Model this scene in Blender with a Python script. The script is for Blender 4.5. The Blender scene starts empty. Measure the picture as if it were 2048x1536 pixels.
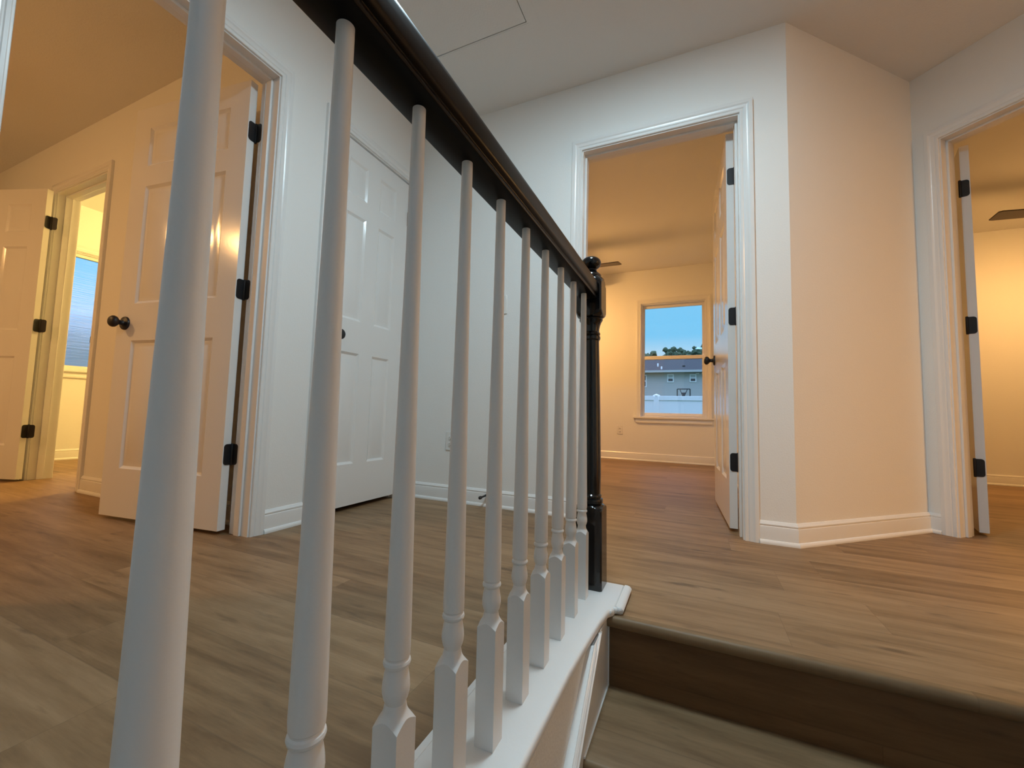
import bpy, bmesh, math, random
from mathutils import Vector, Matrix
random.seed(7)
scene = bpy.context.scene
COL = scene.collection
pi = math.pi

# ------------------------------------------------------------------ materials
def new_mat(name):
    m = bpy.data.materials.new(name); m.use_nodes = True
    nt = m.node_tree
    b = nt.nodes['Principled BSDF']
    return m, nt, b

def paint(name, col, rough=0.5, bump=0.0, bscale=300.0, spec=0.5, coat=0.0, metal=0.0, detail=2.0):
    m, nt, b = new_mat(name)
    b.inputs['Base Color'].default_value = (*col, 1)
    b.inputs['Roughness'].default_value = rough
    b.inputs['Specular IOR Level'].default_value = spec
    b.inputs['Metallic'].default_value = metal
    if coat:
        b.inputs['Coat Weight'].default_value = coat
        b.inputs['Coat Roughness'].default_value = 0.08
    if bump:
        tc = nt.nodes.new('ShaderNodeTexCoord')
        n = nt.nodes.new('ShaderNodeTexNoise'); n.inputs['Scale'].default_value = bscale
        n.inputs['Detail'].default_value = detail
        bp = nt.nodes.new('ShaderNodeBump'); bp.inputs['Strength'].default_value = bump
        bp.inputs['Distance'].default_value = 0.002
        nt.links.new(tc.outputs['Object'], n.inputs['Vector'])
        nt.links.new(n.outputs['Fac'], bp.inputs['Height'])
        nt.links.new(bp.outputs['Normal'], b.inputs['Normal'])
    return m

def emit(name, col, strength):
    m = bpy.data.materials.new(name); m.use_nodes = True
    nt = m.node_tree
    nt.nodes.remove(nt.nodes['Principled BSDF'])
    e = nt.nodes.new('ShaderNodeEmission')
    e.inputs['Color'].default_value = (*col, 1); e.inputs['Strength'].default_value = strength
    nt.links.new(e.outputs[0], nt.nodes['Material Output'].inputs['Surface'])
    return m

def plank_mat(name, mode='floor', tint=(1, 1, 1), off=(0.0, 0.0)):
    """luxury vinyl oak planks running along X, 0.19 m wide"""
    m, nt, b = new_mat(name)
    N, Lk = nt.nodes, nt.links
    tc = N.new('ShaderNodeTexCoord')
    sep = N.new('ShaderNodeSeparateXYZ'); Lk.new(tc.outputs['Object'], sep.inputs[0])
    def mth(op, a, bb=None, c=None):
        n = N.new('ShaderNodeMath'); n.operation = op
        for i, v in enumerate((a, bb, c)):
            if v is None: continue
            if hasattr(v, 'is_linked'): Lk.new(v, n.inputs[i])
            else: n.inputs[i].default_value = v
        return n.outputs[0]
    X = sep.outputs['X']
    Y = sep.outputs['Y'] if mode == 'floor' else sep.outputs['Z']
    yr = mth('DIVIDE', mth('ADD', Y, 10 - 0.557 + off[1]), 0.1905)
    row = mth('FLOOR', yr); fy = mth('SUBTRACT', yr, row)
    wn = N.new('ShaderNodeTexWhiteNoise'); wn.noise_dimensions = '1D'; Lk.new(row, wn.inputs['W'])
    xr = mth('ADD', mth('DIVIDE', mth('ADD', X, 20 + off[0]), 1.22), mth('MULTIPLY', wn.outputs['Value'], 7.3))
    cx = mth('FLOOR', xr); fx = mth('SUBTRACT', xr, cx)
    wn2 = N.new('ShaderNodeTexWhiteNoise'); wn2.noise_dimensions = '2D'
    cmb = N.new('ShaderNodeCombineXYZ'); Lk.new(cx, cmb.inputs[0]); Lk.new(row, cmb.inputs[1])
    Lk.new(cmb.outputs[0], wn2.inputs['Vector'])
    rnd = wn2.outputs['Value']
    # grain: stretched noise, shifted per plank
    v = N.new('ShaderNodeCombineXYZ')
    Lk.new(mth('ADD', mth('MULTIPLY', X, 1.0), mth('MULTIPLY', rnd, 37.0)), v.inputs[0])
    Lk.new(mth('MULTIPLY', Y, 9.0), v.inputs[1]); Lk.new(mth('MULTIPLY', row, 3.1), v.inputs[2])
    g = N.new('ShaderNodeTexNoise'); g.inputs['Scale'].default_value = 2.6; g.inputs['Detail'].default_value = 6
    g.inputs['Roughness'].default_value = 0.6; g.inputs['Distortion'].default_value = 0.35
    Lk.new(v.outputs[0], g.inputs['Vector'])
    g2 = N.new('ShaderNodeTexNoise'); g2.inputs['Scale'].default_value = 3.4; g2.inputs['Detail'].default_value = 3
    v2 = N.new('ShaderNodeCombineXYZ')
    Lk.new(mth('ADD', mth('MULTIPLY', X, 1.7), mth('MULTIPLY', rnd, 91.0)), v2.inputs[0])
    Lk.new(mth('MULTIPLY', Y, 7.5), v2.inputs[1]); Lk.new(row, v2.inputs[2])
    Lk.new(v2.outputs[0], g2.inputs['Vector'])
    fine = N.new('ShaderNodeTexNoise'); fine.inputs['Scale'].default_value = 26; fine.inputs['Detail'].default_value = 4
    Lk.new(v.outputs[0], fine.inputs['Vector'])
    r1 = N.new('ShaderNodeValToRGB'); e = r1.color_ramp.elements
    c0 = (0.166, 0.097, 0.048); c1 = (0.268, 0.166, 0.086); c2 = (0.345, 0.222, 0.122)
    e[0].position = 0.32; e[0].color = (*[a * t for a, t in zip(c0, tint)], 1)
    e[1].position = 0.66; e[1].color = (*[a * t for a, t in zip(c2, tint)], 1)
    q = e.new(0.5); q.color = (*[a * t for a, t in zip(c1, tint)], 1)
    mix = mth('ADD', mth('ADD', mth('MULTIPLY', g.outputs['Fac'], 0.70), mth('MULTIPLY', fine.outputs['Fac'], 0.13)),
              mth('MULTIPLY', rnd, 0.15))
    Lk.new(mix, r1.inputs['Fac'])
    # dark mineral streaks / knots
    st = mth('MULTIPLY', mth('SUBTRACT', g2.outputs['Fac'], 0.625), 8.0)
    stc = N.new('ShaderNodeClamp'); Lk.new(st, stc.inputs['Value'])
    mx = N.new('ShaderNodeMix'); mx.data_type = 'RGBA'
    Lk.new(mth('MULTIPLY', stc.outputs[0], 0.62), mx.inputs['Factor'])
    Lk.new(r1.outputs['Color'], mx.inputs['A'])
    mx.inputs['B'].default_value = (0.085 * tint[0], 0.05 * tint[1], 0.028 * tint[2], 1)
    # bevel seams
    sy = mth('MINIMUM', fy, mth('SUBTRACT', 1.0, fy))
    sx = mth('MINIMUM', fx, mth('SUBTRACT', 1.0, fx))
    seam = mth('MAXIMUM', mth('LESS_THAN', sy, 0.009), mth('LESS_THAN', sx, 0.0009))
    mx2 = N.new('ShaderNodeMix'); mx2.data_type = 'RGBA'
    Lk.new(mth('MULTIPLY', seam, 0.26), mx2.inputs['Factor'])
    Lk.new(mx.outputs['Result'], mx2.inputs['A'])
    mx2.inputs['B'].default_value = (0.10 * tint[0], 0.065 * tint[1], 0.04 * tint[2], 1)
    Lk.new(mx2.outputs['Result'], b.inputs['Base Color'])
    b.inputs['Roughness'].default_value = 0.48
    b.inputs['Specular IOR Level'].default_value = 0.3
    bp = N.new('ShaderNodeBump'); bp.inputs['Strength'].default_value = 0.12; bp.inputs['Distance'].default_value = 0.001
    Lk.new(mth('SUBTRACT', fine.outputs['Fac'], mth('MULTIPLY', seam, 0.8)), bp.inputs['Height'])
    Lk.new(bp.outputs['Normal'], b.inputs['Normal'])
    return m

M = {}
M['wall'] = paint('wall_paint', (0.82, 0.82, 0.80), 0.62, 0.35, 170, 0.3)
M['ceiling'] = paint('ceiling_paint', (0.78, 0.775, 0.75), 0.9, 0.6, 120, 0.15, detail=4)
M['trim'] = paint('semigloss_trim_paint', (0.80, 0.80, 0.79), 0.24, 0.04, 60, 0.5)
M['door'] = paint('semigloss_door_paint', (0.79, 0.785, 0.77), 0.17, 0.05, 90, 0.5)
M['baluster'] = paint('white_baluster_paint', (0.78, 0.78, 0.775), 0.34, 0.08, 220, 0.5)
M['black'] = paint('black_hardware', (0.012, 0.012, 0.014), 0.45, 0.0, 100, 0.45)
M['gloss_black'] = paint('gloss_black_newel_paint', (0.006, 0.0055, 0.006), 0.12, 0.03, 45, 0.6)
M['plate'] = paint('white_plate_paint', (0.82, 0.825, 0.82), 0.36, 0.12, 130, 0.5)
M['plastic'] = paint('white_plastic', (0.78, 0.77, 0.74), 0.35)
M['slot'] = paint('dark_slot', (0.05, 0.05, 0.05), 0.6)
M['vinyl'] = paint('white_window_vinyl', (0.80, 0.79, 0.77), 0.35)
M['floor'] = plank_mat('oak_vinyl_planks')
M['tread'] = plank_mat('oak_stair_tread', tint=(0.78, 0.80, 0.80), off=(0.4, 0.06))
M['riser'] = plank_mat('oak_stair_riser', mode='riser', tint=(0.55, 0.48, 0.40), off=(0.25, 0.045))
M['bronze'] = paint('dark_fan_bronze', (0.035, 0.022, 0.016), 0.4)
M['blade'] = paint('dark_walnut_fan_blade', (0.035, 0.018, 0.012), 0.45, 0.1, 40)
M['void'] = paint('attic_void', (0.02, 0.02, 0.02), 0.9)

def rail_mat():
    m, nt, b = new_mat('dark_stained_handrail')
    N, Lk = nt.nodes, nt.links
    tc = N.new('ShaderNodeTexCoord'); mp = N.new('ShaderNodeMapping')
    mp.inputs['Scale'].default_value = (60, 5, 60)
    n = N.new('ShaderNodeTexNoise'); n.inputs['Scale'].default_value = 1.0; n.inputs['Detail'].default_value = 5
    r = N.new('ShaderNodeValToRGB')
    r.color_ramp.elements[0].position = 0.38; r.color_ramp.elements[0].color = (0.0022, 0.0020, 0.0020, 1)
    r.color_ramp.elements[1].position = 0.72; r.color_ramp.elements[1].color = (0.009, 0.006, 0.004, 1)
    Lk.new(tc.outputs['Object'], mp.inputs[0]); Lk.new(mp.outputs[0], n.inputs['Vector'])
    Lk.new(n.outputs['Fac'], r.inputs['Fac']); Lk.new(r.outputs['Color'], b.inputs['Base Color'])
    b.inputs['Roughness'].default_value = 0.30
    b.inputs['Specular IOR Level'].default_value = 0.14
    bp = N.new('ShaderNodeBump'); bp.inputs['Strength'].default_value = 0.22; bp.inputs['Distance'].default_value = 0.001
    Lk.new(n.outputs['Fac'], bp.inputs['Height']); Lk.new(bp.outputs['Normal'], b.inputs['Normal'])
    return m
M['rail'] = rail_mat()

def glass_mat():
    m = bpy.data.materials.new('clear_window_glass'); m.use_nodes = True
    nt = m.node_tree; nt.nodes.remove(nt.nodes['Principled BSDF'])
    t = nt.nodes.new('ShaderNodeBsdfTransparent'); t.inputs['Color'].default_value = (0.96, 0.98, 0.98, 1)
    g = nt.nodes.new('ShaderNodeBsdfGlossy'); g.inputs['Roughness'].default_value = 0.02
    mx = nt.nodes.new('ShaderNodeMixShader'); mx.inputs['Fac'].default_value = 0.05
    nt.links.new(t.outputs[0], mx.inputs[1]); nt.links.new(g.outputs[0], mx.inputs[2])
    nt.links.new(mx.outputs[0], nt.nodes['Material Output'].inputs['Surface'])
    return m
M['glass'] = glass_mat()

def pebble_mat():
    m, nt, b = new_mat('obscured_pebble_glass')
    N, Lk = nt.nodes, nt.links
    b.inputs['Base Color'].default_value = (0.93, 0.97, 1, 1)
    b.inputs['Transmission Weight'].default_value = 1.0
    b.inputs['Roughness'].default_value = 0.22
    b.inputs['IOR'].default_value = 1.33
    tc = N.new('ShaderNodeTexCoord'); mp = N.new('ShaderNodeMapping'); mp.inputs['Scale'].default_value = (1, 70, 95)
    n = N.new('ShaderNodeTexNoise'); n.inputs['Scale'].default_value = 1.0; n.inputs['Detail'].default_value = 2
    bp = N.new('ShaderNodeBump'); bp.inputs['Strength'].default_value = 0.8; bp.inputs['Distance'].default_value = 0.003
    Lk.new(tc.outputs['Object'], mp.inputs[0]); Lk.new(mp.outputs[0], n.inputs['Vector'])
    Lk.new(n.outputs['Fac'], bp.inputs['Height']); Lk.new(bp.outputs['Normal'], b.inputs['Normal'])
    return m
M['pebble'] = pebble_mat()

def siding_mat():
    m, nt, b = new_mat('beige_lap_siding')
    N, Lk = nt.nodes, nt.links
    tc = N.new('ShaderNodeTexCoord'); sep = N.new('ShaderNodeSeparateXYZ'); Lk.new(tc.outputs['Object'], sep.inputs[0])
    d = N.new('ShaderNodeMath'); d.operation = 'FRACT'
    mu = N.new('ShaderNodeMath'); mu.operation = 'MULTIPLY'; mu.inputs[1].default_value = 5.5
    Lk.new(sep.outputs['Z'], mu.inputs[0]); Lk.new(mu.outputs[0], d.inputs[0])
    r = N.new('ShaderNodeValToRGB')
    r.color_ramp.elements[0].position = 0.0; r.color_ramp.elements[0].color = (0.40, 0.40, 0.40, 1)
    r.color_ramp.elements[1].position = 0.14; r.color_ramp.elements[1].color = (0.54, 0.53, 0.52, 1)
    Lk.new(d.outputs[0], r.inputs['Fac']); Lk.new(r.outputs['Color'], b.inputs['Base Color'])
    b.inputs['Roughness'].default_value = 0.7
    return m
M['siding'] = siding_mat()
M['shingle'] = paint('dark_roof_shingle', (0.06, 0.062, 0.07), 0.9, 0.5, 8)
M['fascia'] = paint('pale_fascia', (0.55, 0.56, 0.56), 0.6)
M['vinyl_out'] = paint('white_vinyl_fence', (0.90, 0.91, 0.93), 0.5)
M['leaf'] = paint('tree_leaves', (0.05, 0.10, 0.05), 0.8, 0.6, 4)
M['bark'] = paint('tree_bark', (0.08, 0.06, 0.045), 0.9)
M['lawn'] = paint('lawn', (0.07, 0.11, 0.04), 0.95, 0.5, 10)
M['dark_pane'] = paint('dark_far_window_pane', (0.05, 0.06, 0.075), 0.15)
M['hoop'] = paint('black_hoop_steel', (0.015, 0.016, 0.02), 0.5)

# lamps
M['hall_lamp'] = emit('cool_white_hall_lamp', (0.74, 1.0, 1.13), 122)
M['stair_fill'] = emit('added_blue_stair_fill', (0.35, 0.85, 1.40), 15)  # added fill, tinted blue to cool the camera-facing sides of the balusters
M['warm_mid'] = emit('warm_fan_bulbs', (1.0, 0.52, 0.165), 225)
M['warm_right'] = emit('warm_fan_bulbs_right', (1.0, 0.52, 0.165), 200)
M['warm_bed'] = emit('warm_fan_bulbs_bedroom', (1.0, 0.53, 0.19), 250)
M['warm_bath'] = emit('warm_vanity_bulbs', (1.0, 0.63, 0.19), 295)
M['warm_side'] = emit('warm_flush_lamp', (1.0, 0.52, 0.18), 195)

# ------------------------------------------------------------------ mesh builder
class MB:
    def __init__(s): s.v = []; s.f = []; s.sm = []
    def add(s, verts, faces, smooth=False):
        o = len(s.v); s.v += [tuple(x) for x in verts]
        for f in faces: s.f.append([o + i for i in f]); s.sm.append(smooth)
    def box(s, x0, x1, y0, y1, z0, z1):
        v = [(x0, y0, z0), (x1, y0, z0), (x1, y1, z0), (x0, y1, z0), (x0, y0, z1), (x1, y0, z1), (x1, y1, z1), (x0, y1, z1)]
        s.add(v, [(0, 3, 2, 1), (4, 5, 6, 7), (0, 1, 5, 4), (1, 2, 6, 5), (2, 3, 7, 6), (3, 0, 4, 7)])
    def prism(s, poly, z0, z1):
        n = len(poly)
        s.add([(x, y, z0) for x, y in poly] + [(x, y, z1) for x, y in poly],
              [tuple(range(n - 1, -1, -1)), tuple(range(n, 2 * n))] + [(i, (i + 1) % n, n + (i + 1) % n, n + i) for i in range(n)])
    def extrude(s, poly, p0, p1, ax, ay, smooth=False, cap=True):
        """2D poly in axes ax, ay swept from p0 to p1"""
        p0, p1, ax, ay = map(Vector, (p0, p1, ax, ay)); n = len(poly)
        vs = [p + ax * a + ay * b for p in (p0, p1) for a, b in poly]
        fs = [(i, (i + 1) % n, n + (i + 1) % n, n + i) for i in range(n)]
        s.add(vs, fs, smooth)
        if cap: s.add(vs, [tuple(range(n - 1, -1, -1)), tuple(range(n, 2 * n))])
    def rings(s, rings, smooth=True, cap=True, closed=True):
        n = len(rings[0]); vs = [p for r in rings for p in r]; fs = []
        for k in range(len(rings) - 1):
            for i in range(n if closed else n - 1):
                fs.append((k * n + i, k * n + (i + 1) % n, (k + 1) * n + (i + 1) % n, (k + 1) * n + i))
        s.add(vs, fs, smooth)
        if cap: s.add(vs, [tuple(range(n - 1, -1, -1)), tuple(range((len(rings) - 1) * n, len(rings) * n))])
    def lathe(s, prof, c=(0, 0, 0), axis=(0, 0, 1), n=32, smooth=True, cap=True):
        a = Vector(axis).normalized()
        t = Vector((1, 0, 0)) if abs(a.x) < 0.9 else Vector((0, 1, 0))
        e1 = a.cross(t).normalized(); e2 = a.cross(e1)
        c = Vector(c)
        s.rings([[c + a * h + e1 * (r * math.cos(2 * pi * i / n)) + e2 * (r * math.sin(2 * pi * i / n)) for i in range(n)] for r, h in prof], smooth, cap)
    def tube(s, p0, p1, r, n=12):
        p0, p1 = Vector(p0), Vector(p1); s.lathe([(r, 0), (r, (p1 - p0).length)], p0, p1 - p0, n)
    def build(s, name, mat, parent=None, mtx=None, bevel=0.0, seg=2, sharp=40):
        me = bpy.data.meshes.new(name); me.from_pydata(s.v, [], s.f)
        bm = bmesh.new(); bm.from_mesh(me)
        for f, q in zip(bm.faces, s.sm): f.smooth = q
        bmesh.ops.remove_doubles(bm, verts=bm.verts, dist=1e-5)
        bmesh.ops.recalc_face_normals(bm, faces=bm.faces)
        bm.to_mesh(me); bm.free()
        me.set_sharp_from_angle(angle=math.radians(sharp))
        o = bpy.data.objects.new(name, me); COL.objects.link(o)
        me.materials.append(mat)
        if mtx is not None: o.matrix_world = mtx
        if parent is not None:
            o.parent = parent
        if bevel:
            b = o.modifiers.new('bevel', 'BEVEL'); b.width = bevel; b.segments = seg; b.limit_method = 'ANGLE'
            b.angle_limit = math.radians(50)
        return o

def tag(o, label=None, cat=None, group=None, kind=None):
    if label: o['label'] = label
    if cat: o['category'] = cat
    if group: o['group'] = group
    if kind: o['kind'] = kind
    return o
def struct(o, label, cat): return tag(o, label, cat, None, 'structure')
def empty(name, loc=(0, 0, 0), rz=0.0, mtx=None):
    o = bpy.data.objects.new(name, None); COL.objects.link(o)
    o.empty_display_size = 0.1
    if mtx is not None: o.matrix_world = mtx
    else: o.location = loc; o.rotation_euler = (0, 0, rz)
    return o
def copy_tree(o, parent=None):
    c = o.copy(); COL.objects.link(c); c.parent = parent
    for ch in list(o.children): copy_tree(ch, c)
    return c
def frame(p, ex, z=0.0):
    """local x along ex, local y = ex turned 90 deg ccw, z up"""
    ex = Vector((ex[0], ex[1], 0)).normalized(); ey = Vector((-ex.y, ex.x, 0))
    return Matrix(((ex.x, ey.x, 0, p[0]), (ex.y, ey.y, 0, p[1]), (0, 0, 1, z), (0, 0, 0, 1)))

# ------------------------------------------------------------------ plan constants (metres; camera stands over the stairs at x=y=0)
H = 2.44; TH = 0.115
XL = -1.7066; YF = 2.1787
C = Vector((0.4009, 2.1787)); D = Vector((1.0951, 2.8444))
U = (D - C).normalized(); V = Vector((U.y, -U.x))
YB = 1.253; XW = -5.41; YM = 5.4164
DH = 2.032                                     # door opening height

# ------------------------------------------------------------------ walls
def wall(name, mtx, L0, L1, th, openings=(), z0=0.0, z1=H, label='', mat=None):
    """front face at local y=0, thickness to +y; openings (a, b, z0, z1)"""
    m = MB(); x = L0
    for (a, b, oz0, oz1) in sorted(openings):
        if a > x: m.box(x, a, 0, th, z0, z1)
        if oz0 > z0: m.box(a, b, 0, th, z0, oz0)
        if oz1 < z1: m.box(a, b, 0, th, oz1, z1)
        x = b
    if x < L1: m.box(x, L1, 0, th, z0, z1)
    return struct(m.build(name, mat or M['wall'], None, mtx), label, 'wall')

JT = 0.018
def rough(a, b): return (a - JT, b + JT, 0.0, DH + JT)

CAS = [(0.000, 0.0), (0.000, 0.009), (0.002, 0.011), (0.010, 0.011), (0.013, 0.0095), (0.016, 0.0095), (0.020, 0.0125),
       (0.030, 0.0135), (0.036, 0.0155), (0.040, 0.0175), (0.052, 0.0175), (0.0555, 0.0165), (0.057, 0.014), (0.057, 0.0)]
def casing_mb(m, a, b, h, y, sgn, rev=0.006):
    rr = []
    for (fx, fz) in ((0, 0), (0, 1), (1, 1), (1, 0)):
        r = []
        for (u, v) in CAS:
            xx = (a - rev - u) if fx == 0 else (b + rev + u)
            zz = 0.0 if fz == 0 else h + rev + u
            r.append((xx, y + sgn * v, zz))
        rr.append(r)
    m.rings(rr, smooth=False, cap=True)

def doorway(name, mtx, a, b, th, label, stop_y=0.042, back=True, front=True, parts=None):
    """jamb boards, door stop and mitred casings of one opening; local frame of its wall"""
    root = empty(name, mtx=mtx); struct(root, label, 'door frame')
    j = MB(); h = DH
    j.box(a - JT, a, -0.001, th + 0.001, 0, h + JT); j.box(b, b + JT, -0.001, th + 0.001, 0, h + JT)
    j.box(a, b, -0.001, th + 0.001, h, h + JT)
    j.build('jamb', M['trim'], root)
    if stop_y is not None:
        s = MB(); s0, s1 = stop_y, stop_y + 0.034
        s.box(a, a + 0.011, s0, s1, 0, h); s.box(b - 0.011, b, s0, s1, 0, h); s.box(a + 0.011, b - 0.011, s0, s1, h - 0.011, h)
        s.build('stop', M['trim'], root, bevel=0.002)
    if front:
        c = MB(); casing_mb(c, a, b, h, 0, -1); c.build('casing', M['trim'], root, sharp=25)
    if back:
        c = MB(); casing_mb(c, a, b, h, th, 1); c.build('casing', M['trim'], root, sharp=25)
    return root

BASE = [(0.0, 0.0), (0.022, 0.0), (0.0225, 0.006), (0.0205, 0.012), (0.0165, 0.0165), (0.0125, 0.018), (0.0125, 0.072), (0.0115, 0.0755),
        (0.0095, 0.077), (0.0100, 0.081), (0.0115, 0.083), (0.0105, 0.087), (0.0070, 0.0905), (0.0045, 0.096), (0.0025, 0.098), (0.0, 0.098)]
def baseboard(name, pts, label):
    """profile swept along pts (x, y); room is on the right hand of the travel direction"""
    m = MB(); P = [Vector(p) for p in pts]; rr = []
    for i, p in enumerate(P):
        d0 = (P[i] - P[i - 1]).normalized() if i else (P[1] - P[0]).normalized()
        d1 = (P[i + 1] - P[i]).normalized() if i < len(P) - 1 else d0
        n0 = Vector((d0.y, -d0.x)); n1 = Vector((d1.y, -d1.x))
        n = (n0 + n1); n = n / (n.dot(n0))
        rr.append([(p.x + n.x * u, p.y + n.y * u, z) for u, z in BASE])
    m.rings(rr, smooth=False, cap=True)
    return struct(m.build(name, M['trim'], None, None, sharp=25), label, 'baseboard')

F_left = frame((XL, 0), (0, 1))
F_far = frame((0, YF), (1, 0))
F_45 = frame(C, U)
F_R = frame(D, V)
F_bath = frame((0, YB), (1, 0))

BEDa, BEDb = 0.392, 1.154         # bedroom doorway along wall_left
CLa, CLb = 1.473, 2.089           # closet doorway along wall_left
MDa, MDb = -0.570, 0.197          # middle doorway along wall_back
BAa, BAb = -4.171, -3.460         # bathroom doorway
Ra, Rb = 0.117, 0.879             # right doorway along the angled wall
SDb = 1.90                       # open passage to the side hallway at the end of the landing

wall('wall_left', F_left, -1.2, YF, TH, [rough(BEDa, BEDb), rough(CLa, CLb)], label='pale hall wall holding the bedroom and closet doors')
wall('wall_back', F_far, XL - TH, C.x - 0.0, TH, [rough(MDa, MDb)], label='pale hall wall straight ahead around the middle doorway')
wall('wall_corner', F_45, 0.0, (D - C).length, TH, label='angled warm-lit wall right of the middle doorway')
E_ = D + V * 1.25
wall('wall_right', F_R, 0.0, 1.25, TH, [rough(Ra, Rb)], label='angled wall around the right-hand doorway')
# end of the landing: wall with a doorway to a warm-lit room (east)
wl = MB()
x0, x1 = E_.x, E_.x + TH
wl.box(x0, x1, -0.2, 0.96, 0, H); wl.box(x0, x1, SDb, E_.y + 0.085, 0, H)
struct(wl.build('wall_landing_end', M['wall']), 'end wall of the landing with an open passage beyond the right edge', 'wall')
# landing south wall and stairwell walls
wl = MB(); wl.box(0.85, E_.x, -0.2, -0.085, 0, H); wl.box(0.85, 0.965, -3.4, -0.2, -2.7, H); wl.box(0.85, 0.965, -0.2, 1.174, -2.7, -0.021)
struct(wl.build('wall_stair_right', M['wall']), 'wall on the right-hand side of the stairwell', 'wall')
wl = MB(); wl.box(-0.397, -0.2390, -3.4, 1.20, -2.7, -0.0005)
struct(wl.build('wall_stair_left', M['wall']), 'beige stairwell wall under the white railing plate', 'wall')
wl = MB(); wl.box(-0.397, 0.965, -3.515, -3.4, -2.7, H)
struct(wl.build('wall_stair_front', M['wall']), 'wall at the foot of the stairwell', 'wall')
wl = MB(); wl.box(XL - TH, -0.397, -1.315, -1.2, 0, H); wl.box(-0.397, -0.282, -3.4, -1.2, 0, H)
struct(wl.build('wall_hall_front', M['wall']), 'wall at the near end of the hall', 'wall')
# bedroom (left) and bathroom
wall('wall_bedroom_back', F_bath, XW, XL - TH, TH, [rough(BAa, BAb)], label='warm bedroom wall around the bathroom doorway')
BWy0, BWy1, BWz0, BWz1 = 1.745, 2.405, 0.845, 1.99      # bathroom window rough opening
wl = MB(); x0, x1 = XW - 0.15, XW
wl.box(x0, x1, -3.0, BWy0, 0, H); wl.box(x0, x1, BWy1, 3.2, 0, H); wl.box(x0, x1, BWy0, BWy1, 0, BWz0); wl.box(x0, x1, BWy0, BWy1, BWz1, H)
struct(wl.build('wall_outer_left', M['wall']), 'outside wall behind bedroom and bathroom with the frosted window', 'wall')
wl = MB(); wl.box(XW - 0.15, XL - TH, -3.115, -3.0, 0, H)
struct(wl.build('wall_bedroom_front', M['wall']), 'near wall of the left bedroom', 'wall')
wl = MB(); wl.box(XL - TH, XL - TH + 0.01, -3.0, -1.2, 0, H); wl.box(XL - TH, XL - 0.0, -3.0, -1.315, 0, H)
struct(wl.build('wall_bedroom_right', M['wall']), 'right-hand wall of the left bedroom', 'wall')
wl = MB(); wl.box(XW - 0.15, -3.36, 3.2, 3.315, 0, H); wl.box(-2.95, -2.835, YB + TH, 3.2, 0, H)
struct(wl.build('wall_bathroom', M['wall']), 'inner walls of the yellow-lit bathroom', 'wall')
# closet back
wl = MB(); wl.box(-2.5, -2.385, YB + TH, YF + TH, 0, H); wl.box(-2.5, XL - TH, YF, YF + TH, 0, H)
struct(wl.build('wall_closet', M['wall']), 'inside walls of the hall closet', 'wall')
# middle room
MWx0, MWx1, MWz0, MWz1 = -0.632, 0.122, 0.548, 1.995     # middle window rough opening
wl = MB(); y0, y1 = YM, YM + 0.15
wl.box(-3.4, MWx0, y0, y1, 0, H); wl.box(MWx1, 4.6, y0, y1, 0, H); wl.box(MWx0, MWx1, y0, y1, 0, MWz0); wl.box(MWx0, MWx1, y0, y1, MWz1, H)
struct(wl.build('wall_outer_back', M['wall']), 'outside wall of the back rooms holding the garden window', 'wall')
wl = MB(); wl.box(-3.4, -3.285, YF + TH, YM, 0, H); wl.box(-3.4, XL - TH, YF + TH, YF + 2 * TH, 0, H)
struct(wl.build('wall_middle_room_left', M['wall']), 'left walls of the middle room', 'wall')
wl = MB(); wl.box(0.33, 0.445, YF + TH, YM, 0, H)
struct(wl.build('wall_middle_room_right', M['wall']), 'right wall of the middle room behind its open door', 'wall')
# right room
wl = MB(); wl.box(4.485, 4.6, 1.83, YM, 0, H); wl.box(E_.x + TH, 4.485, 1.83, 1.945, 0, H)
struct(wl.build('wall_right_room', M['wall']), 'far side walls of the right-hand room', 'wall')
# side room beyond the landing
wl = MB(); wl.box(4.485, 4.6, -1.1, 1.83, 0, H); wl.box(E_.x, 4.6, -1.215, -1.1, 0, H); wl.box(E_.x, E_.x + TH, -1.1, -0.2, 0, H)
struct(wl.build('wall_side_room', M['wall']), 'walls of the room beyond the end of the landing', 'wall')

# ------------------------------------------------------------------ floor and ceiling
fl = MB()
T0 = -0.02
fl.box(-5.56, -0.397, -3.115, 1.2, T0, 0); fl.box(-5.56, 4.6, 1.2, 5.57, T0, 0); fl.box(0.85, 4.6, -1.215, 1.2, T0, 0)
struct(fl.build('floor', M['floor']), 'oak-look plank floor of the landing and all rooms', 'floor')
f2 = MB(); f2.box(-0.397, 0.965, -3.4, 1.3, -2.72, -2.7)
struct(f2.build('floor_lower', M['floor']), 'plank floor at the foot of the stairs', 'floor')
hx0, hx1, hy0, hy1 = -1.270, -0.738, 0.940, 1.707
ce = MB(); z0, z1 = H, H + 0.06
ce.box(-5.56, hx0, -3.515, 5.57, z0, z1); ce.box(hx1, 4.6, -3.515, 5.57, z0, z1)
ce.box(hx0, hx1, -3.515, hy0, z0, z1); ce.box(hx0, hx1, hy1, 5.57, z0, z1)
struct(ce.build('ceiling', M['ceiling']), 'flat textured ceiling over hall and rooms', 'ceiling')
rf = MB(); rf.box(hx0 - .1, hx1 + .1, hy0 - .1, hy1 + .1, H + 0.3, H + 0.32)
for q in ((hx0 - .1, hx0 - .08, hy0 - .1, hy1 + .1), (hx1 + .08, hx1 + .1, hy0 - .1, hy1 + .1), (hx0 - .1, hx1 + .1, hy0 - .1, hy0 - .08), (hx0 - .1, hx1 + .1, hy1 + .08, hy1 + .1)):
    rf.box(*q, H + .06, H + .3)
struct(rf.build('trim_attic_box', M['void']), 'dark attic box above the ceiling hatch', 'attic')
at = empty('attic_hatch', ((hx0 + hx1) / 2, (hy0 + hy1) / 2, H))
tag(at, 'painted attic access panel with a thin dark gap set in the hall ceiling', 'attic hatch')
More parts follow.
